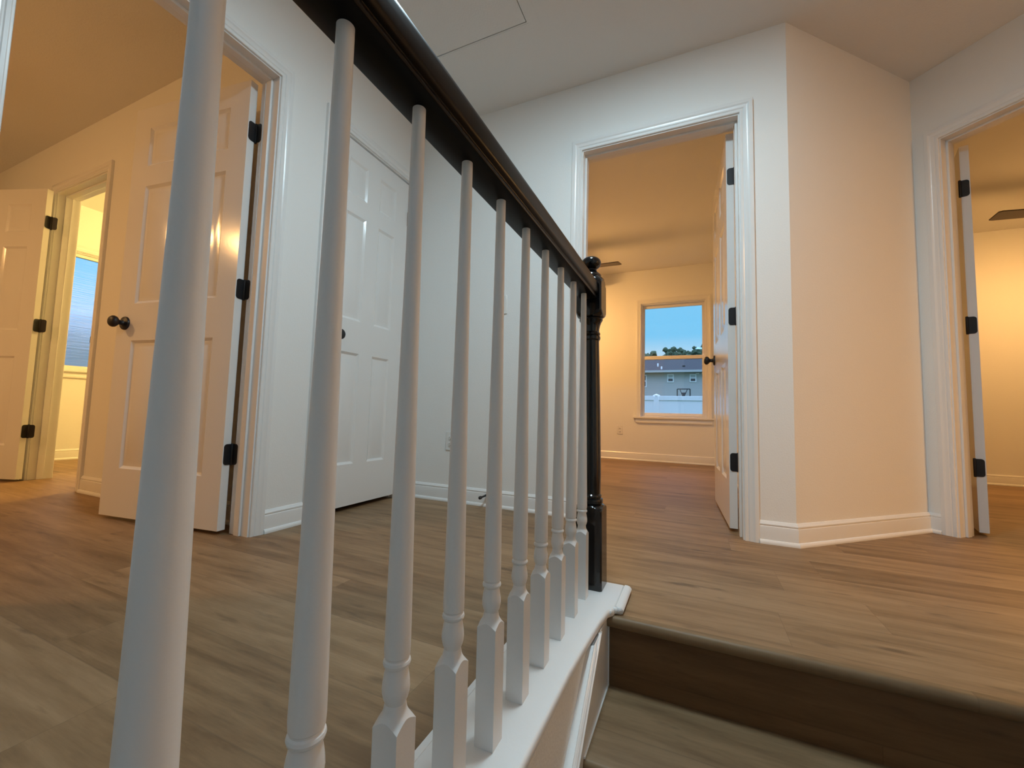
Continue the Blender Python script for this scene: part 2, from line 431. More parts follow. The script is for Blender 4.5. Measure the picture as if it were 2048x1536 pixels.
w2, d2 = (hx1 - hx0) / 2, (hy1 - hy0) / 2
m = MB(); m.box(-w2 + .004, w2 - .004, -d2 + .004, d2 - .004, 0.001, 0.016); m.build('panel', M['ceiling'], at)
m = MB()
m.box(w2 + .006, w2 + .056, -d2 - .056, d2 + .056, -.0012, 0); m.box(-w2 - .056, -w2 - .006, -d2 - .056, d2 + .056, -.0012, 0)
m.box(-w2 - .006, w2 + .006, d2 + .006, d2 + .056, -.0012, 0); m.box(-w2 - .006, w2 + .006, -d2 - .056, -d2 - .006, -.0012, 0)
m.build('frame', M['ceiling'], at)
m = MB(); m.lathe([(.004, 0), (.003, -.003), (.0, -.004)], (0.055, 0.10, .001), n=10); m.build('screw', M['black'], at)

# ------------------------------------------------------------------ door frames and baseboards
doorway('trim_1', F_left, BEDa, BEDb, TH, 'white cased frame of the left bedroom doorway', stop_y=0.040)
doorway('trim_2', F_left, CLa, CLb, TH, 'white cased frame around the closed closet door', stop_y=0.050, back=False)
doorway('trim_3', F_far, MDa, MDb, TH, 'white cased frame of the middle doorway straight ahead', stop_y=0.040)
doorway('trim_4', F_R, Ra, Rb, TH, 'white cased frame of the doorway at the right edge', stop_y=0.040)
t5 = doorway('trim_5', F_bath, BAa, BAb, TH, 'warm-lit cased frame of the bathroom doorway', stop_y=0.040)
m = MB(); m.box(BAb - .0015, BAb + .0, .004, .034, .905, .965); m.box(BAb - .012, BAb, -.006, .004, .915, .955)
m.build('strike_plate', M['black'], t5)
cw = 0.063
baseboard('baseboard_left', [(XL, BEDb + cw), (XL, CLa - cw)], 'white baseboard between bedroom and closet doorways')
baseboard('baseboard_left_corner', [(XL, CLb + cw), (XL, YF), (MDa - cw, YF)], 'white baseboard along the back hall wall left of the middle doorway')
baseboard('baseboard_corner', [(MDb + cw, YF), tuple(C), tuple(D), tuple(D + V * (Ra - cw))], 'white baseboard wrapping the angled corner wall')
baseboard('baseboard_right', [tuple(D + V * (Rb + cw)), tuple(E_), (E_.x, SDb)], 'white baseboard right of the right-hand doorway')
baseboard('baseboard_hall_near', [(XL, -1.2), (XL, BEDa - cw)], 'white baseboard left of the bedroom doorway')
baseboard('baseboard_bedroom', [(BAb + cw, YB), (XL - TH, YB)], 'white baseboard behind the open bedroom door')
baseboard('baseboard_bedroom_left', [(XW, -3.0), (XW, YB), (BAa - cw, YB)], 'baseboard in the left corner of the bedroom')
baseboard('baseboard_bathroom', [(XW, YB + TH), (XW, 3.2)], 'yellow-lit baseboard under the bathroom window')
baseboard('baseboard_middle_room', [(-3.285, YM), (0.33, YM), (0.33, YF + TH)], 'warm-lit baseboard below the garden window')
baseboard('baseboard_right_room', [(0.445, YM), (4.485, YM)], 'warm-lit baseboard on the far wall of the right-hand room')

# ------------------------------------------------------------------ six-panel doors
def slab_mesh(w, h, t, stile=0.112, mid=0.10):
    """six moulded panels on both faces; hinge edge at x=0, faces y=0 and y=t"""
    m = MB()
    pw = (w - 2 * stile - mid) / 2
    xs = [0, stile, stile + pw, stile + pw + mid, w - stile, w]
    zs = [0, 0.222, 0.828, 1.008, 1.598, 1.702, 1.902, h]
    for face in (0, 1):
        def P(x, z, d):
            return (x, d, z) if face == 0 else (x, t - d, z)
        for i in range(5):
            for k in range(7):
                a, b, c, d_ = xs[i], xs[i + 1], zs[k], zs[k + 1]
                if i in (1, 3) and k in (1, 3, 5):
                    lv = [(0, 0), (0.005, 0.0035), (0.013, 0.0085), (0.018, 0.0085), (0.044, 0.0025), (0.047, 0.0018)]
                    rr = [[P(a + o, c + o, dd), P(b - o, c + o, dd), P(b - o, d_ - o, dd), P(a + o, d_ - o, dd)] for o, dd in lv]
                    m.rings(rr, smooth=False, cap=False)
                    m.add(rr[-1], [(0, 1, 2, 3)])
                else:
                    m.add([P(a, c, 0), P(b, c, 0), P(b, d_, 0), P(a, d_, 0)], [(0, 1, 2, 3)])
    # edges subdivided to match
    for x in (0, w):
        for k in range(7): m.add([(x, 0, zs[k]), (x, t, zs[k]), (x, t, zs[k + 1]), (x, 0, zs[k + 1])], [(0, 1, 2, 3)])
    for z in (0, h):
        for i in range(5): m.add([(xs[i], 0, z), (xs[i], t, z), (xs[i + 1], t, z), (xs[i + 1], 0, z)], [(0, 1, 2, 3)])
    return m

KNOB = [(0.0, 0.0), (0.0325, 0.0), (0.0325, 0.004), (0.030, 0.008), (0.021, 0.0105), (0.0135, 0.013), (0.0115, 0.018), (0.0115, 0.026),
        (0.014, 0.031), (0.020, 0.035), (0.0255, 0.041), (0.0275, 0.048), (0.0262, 0.055), (0.021, 0.061), (0.012, 0.0645), (0.0, 0.0655)]
def leaf_poly(w, h, r=0.013):
    """leaf outline: square at x=0, rounded corners at x=w, centred on z=0"""
    p = [(0, -h / 2)]
    for k in range(7):
        a = -pi / 2 + k * pi / 12; p.append((w - r + r * math.cos(a), -h / 2 + r + r * math.sin(a)))
    for k in range(7):
        a = k * pi / 12; p.append((w - r + r * math.cos(a), h / 2 - r + r * math.sin(a)))
    p.append((0, h / 2)); return p
HZ = (0.335, 1.062, 1.795)
def door(name, O, ex, w, label, t=0.035, h=2.012, gap=0.016, knob_z=0.93, pin=0, hinges=True, jamb_leaf=None, knobs=(0, 1), backset=0.060):
    """O: corner of the hinge edge, slab runs along ex; pin 0/1 = which face carries the hinge pins"""
    mtx = frame(O, ex)
    d = slab_mesh(w, h, t); d.v = [(x, y, z + gap) for x, y, z in d.v]
    o = d.build(name, M['door'], None, mtx, sharp=20)
    struct(o, label, 'door')
    kx = w - backset
    for f in knobs:
        k = MB(); k.lathe([(r, hh) for r, hh in KNOB], (kx, 0 if f == 0 else t, knob_z), (0, -1 if f == 0 else 1, 0), 28)
        k.build('door_knob', M['black'], o)
    k = MB(); k.box(w, w + .0012, t / 2 - .0125, t / 2 + .0125, knob_z - .028, knob_z + .028); k.build('latch_plate', M['black'], o)
    if hinges:
        for z in HZ:
            g = MB(); yp = -0.004 if pin == 0 else t + 0.004
            poly = leaf_poly(0.031, 0.089)
            if pin == 0: g.extrude([(u, zz) for u, zz in poly], (-0.0022, 0, z), (0.0, 0, z), (0, 1, 0), (0, 0, 1))
            else: g.extrude([(u, zz) for u, zz in poly], (-0.0022, t, z), (0.0, t, z), (0, -1, 0), (0, 0, 1))
            g.lathe([(0.0, -.0475), (.004, -.047), (.0058, -.0445), (.0058, .0445), (.004, .047), (0.0, .0475)], (-0.003, yp, z), n=14)
            if jamb_leaf is not None:       # leaf on the jamb, direction in the door's own frame
                jd = Vector((jamb_leaf[0], jamb_leaf[1], 0)).normalized(); jn = Vector((-jd.y, jd.x, 0))
                p = Vector((-0.003, yp, z))
                g.extrude([(u, zz) for u, zz in leaf_poly(0.034, 0.089)], p - jn * .0012, p + jn * .0012, jd, (0, 0, 1))
            g.build('hinge', M['black'], o)
    return o

# left bedroom door, standing open into the bedroom
DB_N = Vector((-1.838, 1.112)); DB_ex = Vector((-0.9925, -0.122)).normalized(); DB_ey = Vector((-DB_ex.y, DB_ex.x))
door('door_1', DB_N - DB_ey * 0.035, DB_ex, 0.752, 'white six-panel door standing open into the left bedroom with a black knob', pin=0, jamb_leaf=(-0.15, -0.0))
# closet: hinge edge on the right, slab runs back towards the camera side
door('door_2', (XL - 0.046, CLb - 0.003), (0, -1), CLb - CLa - 0.006, 'closed white six-panel closet door behind the balusters', pin=1, knobs=(1,), h=2.003, gap=0.025, backset=0.072)
# middle room door
DM_ex = Vector((-0.0463, 0.999)).normalized()
door('door_3', (0.1865, 2.307), DM_ex, 0.757, 'white six-panel door edge-on inside the middle doorway', pin=0)
# right room door
rO = D + V * 0.148 + U * 0.178
door('door_4', rO, (0.26, 0.966), 0.752, 'white door seen edge-on in the doorway at the right edge', pin=1)
# bathroom door, swung right back against the bedroom wall
BD_ex = Vector((-0.945, -0.326)).normalized(); BD_ey = Vector((-BD_ex.y, BD_ex.x))
BA = Vector((-4.135, 1.190))
door('door_5', BA - BD_ey * 0.035, BD_ex, 0.70, 'white six-panel bathroom door swung back at the left edge', pin=0, jamb_leaf=(-0.97, -0.33))

# ------------------------------------------------------------------ windows
def window(name, mtx, x0, x1, z0, z1, th, label, glass_lo, glass_hi, stool=True, fixed=False):
    """double-hung window in an opening x0..x1, z0..z1 of a wall whose room face is y=0 (wall to +y)"""
    r = empty(name, mtx=mtx); struct(r, label, 'window')
    fw = 0.014; zm = (z0 + z1) / 2 + 0.028
    m = MB(); m.box(x0, x0 + fw, 0.02, th - .01, z0, z1); m.box(x1 - fw, x1, 0.02, th - .01, z0, z1)
    m.box(x0 + fw, x1 - fw, 0.02, th - .01, z1 - fw, z1); m.box(x0 + fw, x1 - fw, 0.02, th - .01, z0, z0 + fw)
    m.box(x0, x1, -.0, .02, z1 - .006, z1); m.box(x0, x0 + .006, 0, .02, z0, z1); m.box(x1 - .006, x1, 0, .02, z0, z1)
    m.build('window_frame', M['vinyl'], r, bevel=.0015)
    def sash(nm, za, zb, ya, yb, st, top, bot, gm):
        s = MB(); a, b = x0 + fw, x1 - fw
        s.box(a, a + st, ya, yb, za, zb); s.box(b - st, b, ya, yb, za, zb)
        s.box(a + st, b - st, ya, yb, zb - top, zb); s.box(a + st, b - st, ya, yb, za, za + bot)
        o = s.build(nm, M['vinyl'], r, bevel=.003)
        g = MB(); ym = (ya + yb) / 2; g.box(a + st, b - st, ym - .002, ym + .002, za + bot, zb - top)
        g.build('glass', gm, o)
    if fixed: sash('sash', z0 + fw, z1 - fw, 0.05, 0.085, 0.026, 0.030, 0.030, glass_lo)
    if not fixed: sash('upper_sash', zm - .020, z1 - fw, 0.075, 0.100, 0.024, 0.034, 0.024, glass_hi)
    if not fixed: sash('lower_sash', z0 + fw, zm + .022, 0.045, 0.070, 0.026, 0.042, 0.040, glass_lo)
    c = MB()                                    # casing: two legs and head, on the room face
    rr = []
    for (fx, fz) in ((0, 0), (0, 1), (1, 1), (1, 0)):
        rr.append([((x0 - u) if fx == 0 else (x1 + u), -v, z0 if fz == 0 else z1 + u) for u, v in CAS])
    c.rings(rr, smooth=False, cap=True); c.build('casing', M['trim'], r, sharp=25)
    if stool:
        s = MB(); s.box(x0 - .088, x1 + .088, -.034, 0, z0 - .018, z0 + .002); s.box(x0, x1, 0, 0.045, z0 - .0, z0 + .002)
        s.build('sill', M['trim'], r, bevel=.006, seg=3)
        s = MB(); rr = []
        for xx, k in ((x0 - .066, 0), (x1 + .066, 1)):
            rr.append([(xx + (u * .18 if k == 0 else -u * .18), -v, z0 - .018 - u) for u, v in CAS])
        s.rings(rr, smooth=False, cap=True); s.build('apron', M['trim'], r, sharp=25)
    return r
window('window_1', frame((0, YM), (1, 0)), MWx0, MWx1, MWz0, MWz1, 0.15, 'white double-hung window of the middle room looking out on a fence and house', M['glass'], M['glass'])
window('window_2', frame((XW, 0), (0, 1)), BWy0, BWy1, BWz0, BWz1, 0.15, 'bathroom window with pebbled obscure glass', M['pebble'], M['pebble'], fixed=True)

# ------------------------------------------------------------------ staircase
st = empty('staircase', (0, 1.2, 0))
tag(st, 'oak-look stairs with rounded nosings and dark risers running down from the landing', 'staircase')
sx0, sx1 = -0.2232, 0.848
NR, RISE, RUN = 12, 0.193, 0.250
noseP = [(0.0, -0.020), (-0.001, -0.0275), (-0.0055, -0.0345), (-0.012, -0.038), (-0.024, -0.038), (-0.03, -0.034), (0, 0)]
for k in range(NR):
    zt = -k * RISE; yn = 1.173 - k * RUN          # nosing line of this level
    if k:
        m = MB()
        prof = [(yn + RUN + .027, zt), (yn + .010, zt), (yn + .0045, zt - .0025), (yn + .001, zt - .008), (yn, zt - .014), (yn + .001, zt - .020), (yn + .005, zt - .026), (yn + .012, zt - .028), (yn + RUN + .027, zt - .028)]
        m.extrude([(a - 1.2, b) for a, b in prof], (sx0, 0, 0), (sx1, 0, 0), (0, 1, 0), (0, 0, 1))
        m.build('tread', M['tread'], st)
    else:
        m = MB()
        prof = [(1.2, 0.0), (yn + .013, 0.0), (yn + .006, -.0010), (yn + .0015, -.006), (yn, -.014), (yn + .001, -.022), (yn + .005, -.029), (yn + .013, -.032), (1.2, -.032)]
        m.extrude([(a - 1.2, b) for a, b in prof], (sx0, 0, 0), (sx1, 0, 0), (0, 1, 0), (0, 0, 1))
        m.build('nosing', M['tread'], st)
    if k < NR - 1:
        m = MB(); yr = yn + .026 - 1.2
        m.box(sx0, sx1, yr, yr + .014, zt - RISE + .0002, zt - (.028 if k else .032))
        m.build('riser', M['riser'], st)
# skirt board with cap moulding along the left stairwell wall
sk = empty('trim_stair_skirt', (-0.2390, 1.2, 0)); struct(sk, 'white skirt board with beaded cap running down beside the stairs', 'skirt board')
slope = RISE / RUN
def zline(y, off): return (y - 1.173) * slope + off
m = MB()
y0_, y1_ = -1.6, 1.199
toff = 0.120
poly = [(y1_ - 1.2, min(zline(y1_, toff), -.003)), (y1_ - 1.2, zline(y1_, -.45)), (y0_ - 1.2, zline(y0_, -.45)), (y0_ - 1.2, zline(y0_, toff)), (1.173 - toff / slope - .002 - 1.2, -.003)]
m.extrude(poly, (0.0, 0, 0), (0.016, 0, 0), (0, 1, 0), (0, 0, 1)); m.build('board', M['trim'], sk)
m = MB(); ca, sa = 1 / math.hypot(1, slope), slope / math.hypot(1, slope)
capP = [(0.0, -.046), (.0155, -.046), (.0165, -.040), (.0155, -.034), (.0125, -.032), (.0125, -.016), (.0145, -.012), (.0145, -.006), (.012, -.001), (.006, .002), (.0, .002)]
ye = 1.165 - toff / slope + 0.12
pA = Vector((0.0, ye - 1.2, zline(ye, toff) - 0.004)); pB = Vector((0.0, y0_ - 1.2, zline(y0_, toff) - 0.004))
capP = [(a_ + .0045 if a_ > 0 else a_, b_) for a_, b_ in capP]
m.extrude(capP, pA, pB, (1, 0, 0), (0, -sa, ca)); cm = m.build('cap_moulding', M['trim'], sk, sharp=25)
bm = bmesh.new(); bm.from_mesh(cm.data)
r_cut = bmesh.ops.bisect_plane(bm, geom=bm.verts[:] + bm.edges[:] + bm.faces[:], plane_co=(0, 0, -.003), plane_no=(0, 0, 1), clear_outer=True)
bmesh.ops.holes_fill(bm, edges=[e_ for e_ in bm.edges if e_.is_boundary], sides=0); bm.to_mesh(cm.data); bm.free()

m = MB(); x_ = -0.223 + 0.2390
m.box(x_ - .001, x_ + .0035, 0.925 + .004 - 1.2, 1.199 - 1.2, -RISE - .0005, -RISE + .0035); m.box(x_ - .001, x_ + .003, 1.1965 - 1.2, 1.1995 - 1.2, -RISE, -.033)
m.build('caulk_bead', M['trim'], sk)
# ------------------------------------------------------------------ railing
rl = empty('stair_railing', (-0.3055, 1.308, 0.0))
tag(rl, 'guard railing with white turned balusters, black handrail and black newel post', 'railing')
RB, RT = -0.3038, -0.3093        # baluster axis at plate / at rail
PZ, RZ = 0.0204, 0.9144
BY0, BS = 0.0367, 0.1173
def baluster_mesh():
    m = MB(); s = 0.0164; n = 32
    def ring(rad, z):
        return [(rad * math.cos(2 * pi * i / n), rad * math.sin(2 * pi * i / n), z) for i in range(n)]
    def sq(z, half):
        out = []
        for i in range(n):
            a = 2 * pi * (i + .5) / n; c, q = math.cos(a), math.sin(a); k = half / max(abs(c), abs(q)); out.append((c * k, q * k, z))
        return out
    # square block whose top is turned: the square cut by a flaring cove, crease kept as an edge loop
    def zc(r):                      # height where the cove has radius r
        t = max(0.0, min(1.0, (r - 0.0118) / (0.0234 - 0.0118)))
        return 0.2215 - 0.0215 * t ** 0.5
    low = [[], [], []]; cove = [[] for _ in range(9)]
    for i in range(n):
        a = 2 * pi * i / n; c, q = math.cos(a), math.sin(a); k = s / max(abs(c), abs(q)); z = zc(k)
        low[0].append((c * k, q * k, 0.0)); low[1].append((c * k, q * k, 0.10)); low[2].append((c * k, q * k, z - PZ))
        for j in range(9):
            r = k + (0.0118 - k) * j / 8; cove[j].append((c * r, q * r, zc(r) - PZ))
    m.rings(low, smooth=True, cap=False)
    m.rings(cove, smooth=True, cap=False)
    tp = [(0.0118, 0.2215), (0.0116, 0.2225), (0.0122, 0.2245), (0.0135, 0.2275), (0.0149, 0.233), (0.0153, 0.238), (0.0149, 0.244), (0.0138, 0.251), (0.0127, 0.257), (0.0124, 0.260),
          (0.0128, 0.2605), (0.0146, 0.2620), (0.0153, 0.2648), (0.0146, 0.2675), (0.0131, 0.269), (0.0131, 0.2705), (0.0142, 0.272), (0.0146, 0.28), (0.0142, 0.32), (0.0126, 0.45), (0.0117, 0.52), (0.0104, 0.62), (0.0095, 0.70), (0.0087, 0.79), (0.0082, 0.90), (0.0081, RZ + .004)]
    m.rings([ring(r, z - PZ) for r, z in tp], smooth=True, cap=False)
    return m
lean = math.atan2(RT - RB, RZ - PZ)
first = None
for i in range(10, -4, -1):
    y = BY0 + i * BS
    if first is None:
        b = baluster_mesh().build('baluster', M['baluster'], rl, sharp=26); first = b
    else:
        b = first.copy(); COL.objects.link(b); b.parent = rl
    b.location = (RB + 0.3055, y - 1.308, PZ); b.rotation_euler = (0, lean, 0)
    k_ = 1.16 if i <= 1 else (1.06 if i == 2 else 1.0); b.scale = (k_, k_, 1)      # hand-turned: the nearest ones are stouter
# handrail (moulded profile swept along Y)
half = [(0.0, 0.0), (0.0245, 0.0), (0.0262, 0.0012), (0.0268, 0.0040), (0.0262, 0.0078), (0.0245, 0.0095), (0.0240, 0.0112), (0.0245, 0.0130), (0.0275, 0.0150), (0.0300, 0.0185),
        (0.0305, 0.0240), (0.0305, 0.0350), (0.0303, 0.0460), (0.0290, 0.0525), (0.0255, 0.0575), (0.0180, 0.0608), (0.0090, 0.0618), (0.0, 0.062)]
prof = half + [(-a, b) for a, b in reversed(half[1:-1])]
hr = MB(); ys = [1.273] + [1.25 - k * 0.15 for k in range(17)]
hr.rings([[(RT + a + 0.3055, y - 1.308, RZ + b) for a, b in prof] for y in ys], smooth=True, cap=True)
hr.build('handrail', M['rail'], rl, sharp=38)
# white plate
pl = MB()
left, endy = -0.397, 1.357
poly = [(left, -1.2), (-0.2385, -1.2), (-0.2375, 0.70), (-0.2365, 0.86), (-0.231, 0.98), (-0.224, 1.10), (-0.2165, 1.163), (-0.206, 1.1795), (-0.203, 1.2005), (-0.203, endy), (left, endy)]
n = len(poly)
def inset(poly, d):
    out = []
    for i in range(len(poly)):
        p0, p1, p2 = Vector(poly[i - 1]), Vector(poly[i]), Vector(poly[(i + 1) % len(poly)])
        a = (p1 - p0).normalized(); b = (p2 - p1).normalized(); na = Vector((-a.y, a.x)); nb = Vector((-b.y, b.x))
        q = na + nb; q = q / max(q.dot(na), .3); out.append(tuple(p1 + q * d))
    return out
rr = []
for d, z in ((0.0015, 0.0002), (0, 0.003), (0, 0.0145), (0.0025, 0.0185), (0.006, PZ)):
    rr.append([(x + 0.3055, y - 1.308, z) for x, y in inset(poly, d)])
pl.rings(rr, smooth=True, cap=True)
# rounded nosing strip on the landing side of the plate
ns = [(-0.203 + 0.3055, PZ - .0005), (-0.196 + 0.3055, PZ - .0002), (-0.1885 + 0.3055, PZ - .002), (-0.1835 + 0.3055, PZ - .0065), (-0.1822 + 0.3055, 0.010), (-0.184 + 0.3055, 0.004), (-0.190 + 0.3055, 0.0008), (-0.203 + 0.3055, 0.0004)]
pl.extrude(ns, (0, 1.196 - 1.308, 0), (0, endy - 1.308, 0), (1, 0, 0), (0, 0, 1), smooth=True)
pl.extrude([(left - .0002 + .3055, PZ), (left + .012 + .3055, PZ), (left + .012 + .3055, PZ + .0012), (left + .3055, PZ + .0012)], (0, -1.2 - 1.308, 0), (0, endy - 1.308, 0), (1, 0, 0), (0, 0, 1))
pl.build('base_plate', M['plate'], rl, sharp=35)
bl = MB(); rb_ = random.Random(3)
for (cx_, cy_, r1_, r2_, h_) in ((-0.207, 1.190, .010, .006, .0095), (-0.196, 1.1945, .012, .005, .009), (-0.2135, 1.176, .006, .010, .0085)):
    bm = bmesh.new(); bmesh.ops.create_icosphere(bm, subdivisions=3, radius=1.0)
    bl.add([(cx_ + 0.3055 + v.co.x * r1_ * rb_.uniform(.85, 1.1), cy_ - 1.308 + v.co.y * r2_ * rb_.uniform(.85, 1.1), .0115 + v.co.z * h_ * rb_.uniform(.85, 1.05)) for v in bm.verts], [tuple(v.index for v in f.verts) for f in bm.faces], True); bm.free()
bl.build('filler_lump', M['plate'], rl)
# newel post: square blocks joined by turned work
NB = Vector((-0.2985, 1.3075)); hw = 0.0415
nw = MB(); nn = 48
def sqr(half, z, rmax=None):
    out = []
    for i in range(nn):
        a = 2 * pi * (i + .5) / nn; c, q = math.cos(a), math.sin(a); k = half / max(abs(c), abs(q))
        if rmax is not None: k = min(k, rmax)
        out.append((c * k, q * k, z))
    return out
def crc(r, z): return [(r * math.cos(2 * pi * (i + .5) / nn), r * math.sin(2 * pi * (i + .5) / nn), z) for i in range(nn)]
z0n = PZ
rs = [sqr(hw, PZ), sqr(hw, 0.15), sqr(hw, 0.252)]
for k in range(1, 7): rs.append(sqr(hw, 0.252 + 0.018 * k / 6, 0.0585 - (0.0585 - 0.034) * (k / 6) ** 1.6))
rs += [crc(0.034, 0.2702), crc(0.0365, 0.273), crc(0.0375, 0.279), crc(0.0362, 0.285), crc(0.0315, 0.2875), crc(0.0315, 0.290), crc(0.0332, 0.293), crc(0.0325, 0.297), crc(0.0295, 0.300),
       crc(0.0298, 0.31), crc(0.0310, 0.36), crc(0.0305, 0.45), crc(0.0290, 0.60), crc(0.0268, 0.72), crc(0.0255, 0.783),
       crc(0.0262, 0.786), crc(0.0290, 0.789), crc(0.0300, 0.794), crc(0.0290, 0.799), crc(0.0265, 0.801), crc(0.0285, 0.804), crc(0.0295, 0.808), crc(0.0280, 0.812), crc(0.0262, 0.814),
       crc(0.0265, 0.822), crc(0.0285, 0.833), crc(0.0330, 0.845), crc(0.0365, 0.850), crc(0.0378, 0.8535), crc(0.0370, 0.857), crc(0.0360, 0.8585)]
for k in range(0, 7): rs.append(sqr(hw, 0.859 + 0.022 * k / 6, 0.037 + (0.0587 - 0.037) * (k / 6) ** 0.7))
rs += [sqr(hw, 0.90), sqr(hw, 0.955)]
for k in range(0, 9): rs.append(sqr(hw, 0.958 + 0.038 * k / 8, 0.0587 - (0.0587 - 0.0330) * (k / 8) ** 1.5))
rs += [crc(0.033, 0.9965), crc(0.0335, 0.999), crc(0.0318, 1.003), crc(0.026, 1.009), crc(0.0205, 1.014), crc(0.0185, 1.019), crc(0.0185, 1.0215)]
nw.rings([[(x, y, z - PZ) for x, y, z in r] for r in rs], smooth=True, cap=True)
npo = nw.build('newel_post', M['gloss_black'], rl, sharp=30)
npo.location = (NB.x + 0.3055, NB.y - 1.308, PZ); npo.rotation_euler = (0, math.radians(-0.72), 0)
fn = MB(); pr = [(0.0180, 1.0205)]
for k in range(1, 15):
    a = -pi / 2 + pi * k / 15; pr.append((0.0325 * math.cos(a) ** 0.85, 1.0435 + 0.0215 * math.sin(a)))
pr.append((0.0, 1.065))
fn.lathe([(r, z - PZ) for r, z in pr], n=40); fn.build('ball_finial', M['gloss_black'], npo)

# ------------------------------------------------------------------ ceiling fans and lamps
def fan(name, loc, rz, mat, label, group=None, nb=5, R_=0.635, low=False):
    r = empty(name, loc, rz); tag(r, label, 'ceiling fan', group)
    dz = H - loc[2]
    m = MB(); m.lathe([(0.065, dz), (0.065, dz - .012), (0.05, dz - .045), (0.018, dz - .055), (0.016, 0.085)], n=28); m.build('downrod', M['bronze'], r)
    m = MB(); m.lathe([(0.0, .085), (0.05, .085), (0.085, .065), (0.095, .03), (0.09, -.01), (0.07, -.035), (0.055, -.05), (0.0, -.05)], n=32); m.build('motor_housing', M['bronze'], r)
    for k in range(nb):
        a = 2 * pi * k / nb; ca_, sa_ = math.cos(a), math.sin(a)
        outl = [(0.13, -.045), (0.20, -.058), (R_ - .04, -.066), (R_ - .015, -.060), (R_, .055), (R_ - .02, .066), (0.20, .058), (0.13, .045)]
        b = MB(); rr = []
        for zz in (-.004, .004): rr.append([(x * ca_ - y * sa_, x * sa_ + y * ca_, zz + y * .10) for x, y in outl])
        b.rings(rr, smooth=False, cap=True); bo = b.build('blade', M['blade'], r)
        h = MB(); h.extrude([(-.014, -.003), (.014, -.003), (.014, .003), (-.014, .003)], (0.08 * ca_, 0.08 * sa_, 0.004), (0.19 * ca_, 0.19 * sa_, 0.007), (-sa_, ca_, 0), (0, 0, 1))
        h.build('blade_iron', M['bronze'], bo)
    if low:
        m = MB(); m.lathe([(0.113, -.100), (0.115, -.062), (0.09, -.052), (0.0, -.0505)], n=32, cap=False); m.build('light_fitter', M['bronze'], r)
        m = MB(); m.lathe([(0.0, -.170), (0.05, -.163), (0.09, -.140), (0.108, -.115), (0.112, -.098), (0.0, -.098)], n=32); m.build('light_bowl', mat, r)
    else:
        m = MB(); m.lathe([(0.0, -.158), (0.05, -.150), (0.085, -.128), (0.105, -.09), (0.108, -.062), (0.09, -.052), (0.0, -.0505)], n=32); m.build('light_bowl', mat, r)
    return r
fan('ceiling_fan', (-1.365, 4.43, 2.205), 0.0, M['warm_mid'], 'dark ceiling fan in the middle room, one blade tip showing past the newel ball', low=True)
fan('ceiling_fan', (2.80, 4.49, 2.205), math.radians(188.0), M['warm_right'], 'dark ceiling fan in the right-hand room, blade tip at the right edge', nb=3, R_=0.65, low=True)
fan('ceiling_fan', (-3.55, -0.75, 2.205), 0.5, M['warm_bed'], 'dark ceiling fan lighting the left bedroom from out of view', low=True)

def disc_lamp(name, loc, r, mat, label):
    o = empty(name, loc); tag(o, label, 'ceiling lamp')
    m = MB(); m.lathe([(r + .022, 0), (r + .022, -.012), (r + .008, -.020), (r, -.020), (r, 0)], n=40, cap=False); m.build('rim', M['plastic'], o)
    m = MB(); m.lathe([(r, -.016), (r * .7, -.024), (r * .35, -.028), (0, -.029)], n=40, cap=False); m.build('diffuser', mat, o)
    return o
disc_lamp('ceiling_light', (-0.20, 1.00, H), 0.15, M['hall_lamp'], 'round cool-white flush lamp above the railing, out of view')
disc_lamp('ceiling_light', (0.12, -0.95, H), 0.12, M['stair_fill'], 'added unseen blue fill lamp above the stairs behind the camera')  # unseen fill, put in to light the railing from behind the camera
disc_lamp('ceiling_light', (2.95, 0.52, H), 0.20, M['warm_side'], 'round warm flush lamp in the side hallway beyond the landing')
va = empty('vanity_light', (-4.05, 3.2, 2.0)); tag(va, 'row of warm globe bulbs above the bathroom vanity, out of view', 'vanity light')
m = MB(); m.box(-.35, .35, -.03, 0, -.05, .05); m.build('back_plate', M['bronze'], va, bevel=.006)
for k in range(4):
    m = MB(); x = -.255 + .17 * k
    m.lathe([(0.0, -.05)] + [(.05 * math.sin(pi * j / 12), -.05 * math.cos(pi * j / 12)) for j in range(1, 12)] + [(0.0, .05)], (x, -.09, 0), n=20)
    m.build('bulb', M['warm_bath'], va)

# ------------------------------------------------------------------ wall plates, door stop
def plate(name, mtx, label, cat, kind):
    o = empty(name, mtx=mtx); tag(o, label, cat)
    m = MB(); m.box(-.035, .035, -.006, 0, -.057, .057); m.build('cover_plate', M['plastic'], o, bevel=.003)
    if kind == 'switch':
        m = MB(); m.box(-.005, .005, -.016, -.006, -.012, .004); m.build('toggle', M['plastic'], o, bevel=.002)
    else:
        for s in (-1, 1):
            m = MB(); m.lathe([(.017, 0), (.017, .0025), (.016, .003), (0, .003)], (0, -.006, s * .0195), (0, -1, 0), 20); q = m.build('socket', M['plastic'], o)
            t = MB()
            for dx in (-.006, .006): t.box(dx - .0011, dx + .0011, -.0096, -.0089, s * .0195 - .0015, s * .0195 + .0065)
            t.lathe([(.0026, 0), (.0026, .0007), (0, .0007)], (0, -.0089, s * .0195 - .008), (0, -1, 0), 10)
            t.build('slots', M['slot'], q)
    return o
def at(mtx, x, z): return mtx @ Matrix.Translation((x, 0, z))
plate('wall_outlet', at(F_far, -1.377, 0.365), 'white outlet low on the back hall wall behind the balusters', 'outlet', 'outlet')
plate('light_switch', at(F_far, -1.055, 1.191), 'white light switch on the back hall wall left of the middle doorway', 'light switch', 'switch')
plate('wall_outlet', at(frame((0, YM), (1, 0)), -0.886, 0.376), 'outlet left of the garden window above the baseboard', 'outlet', 'outlet')
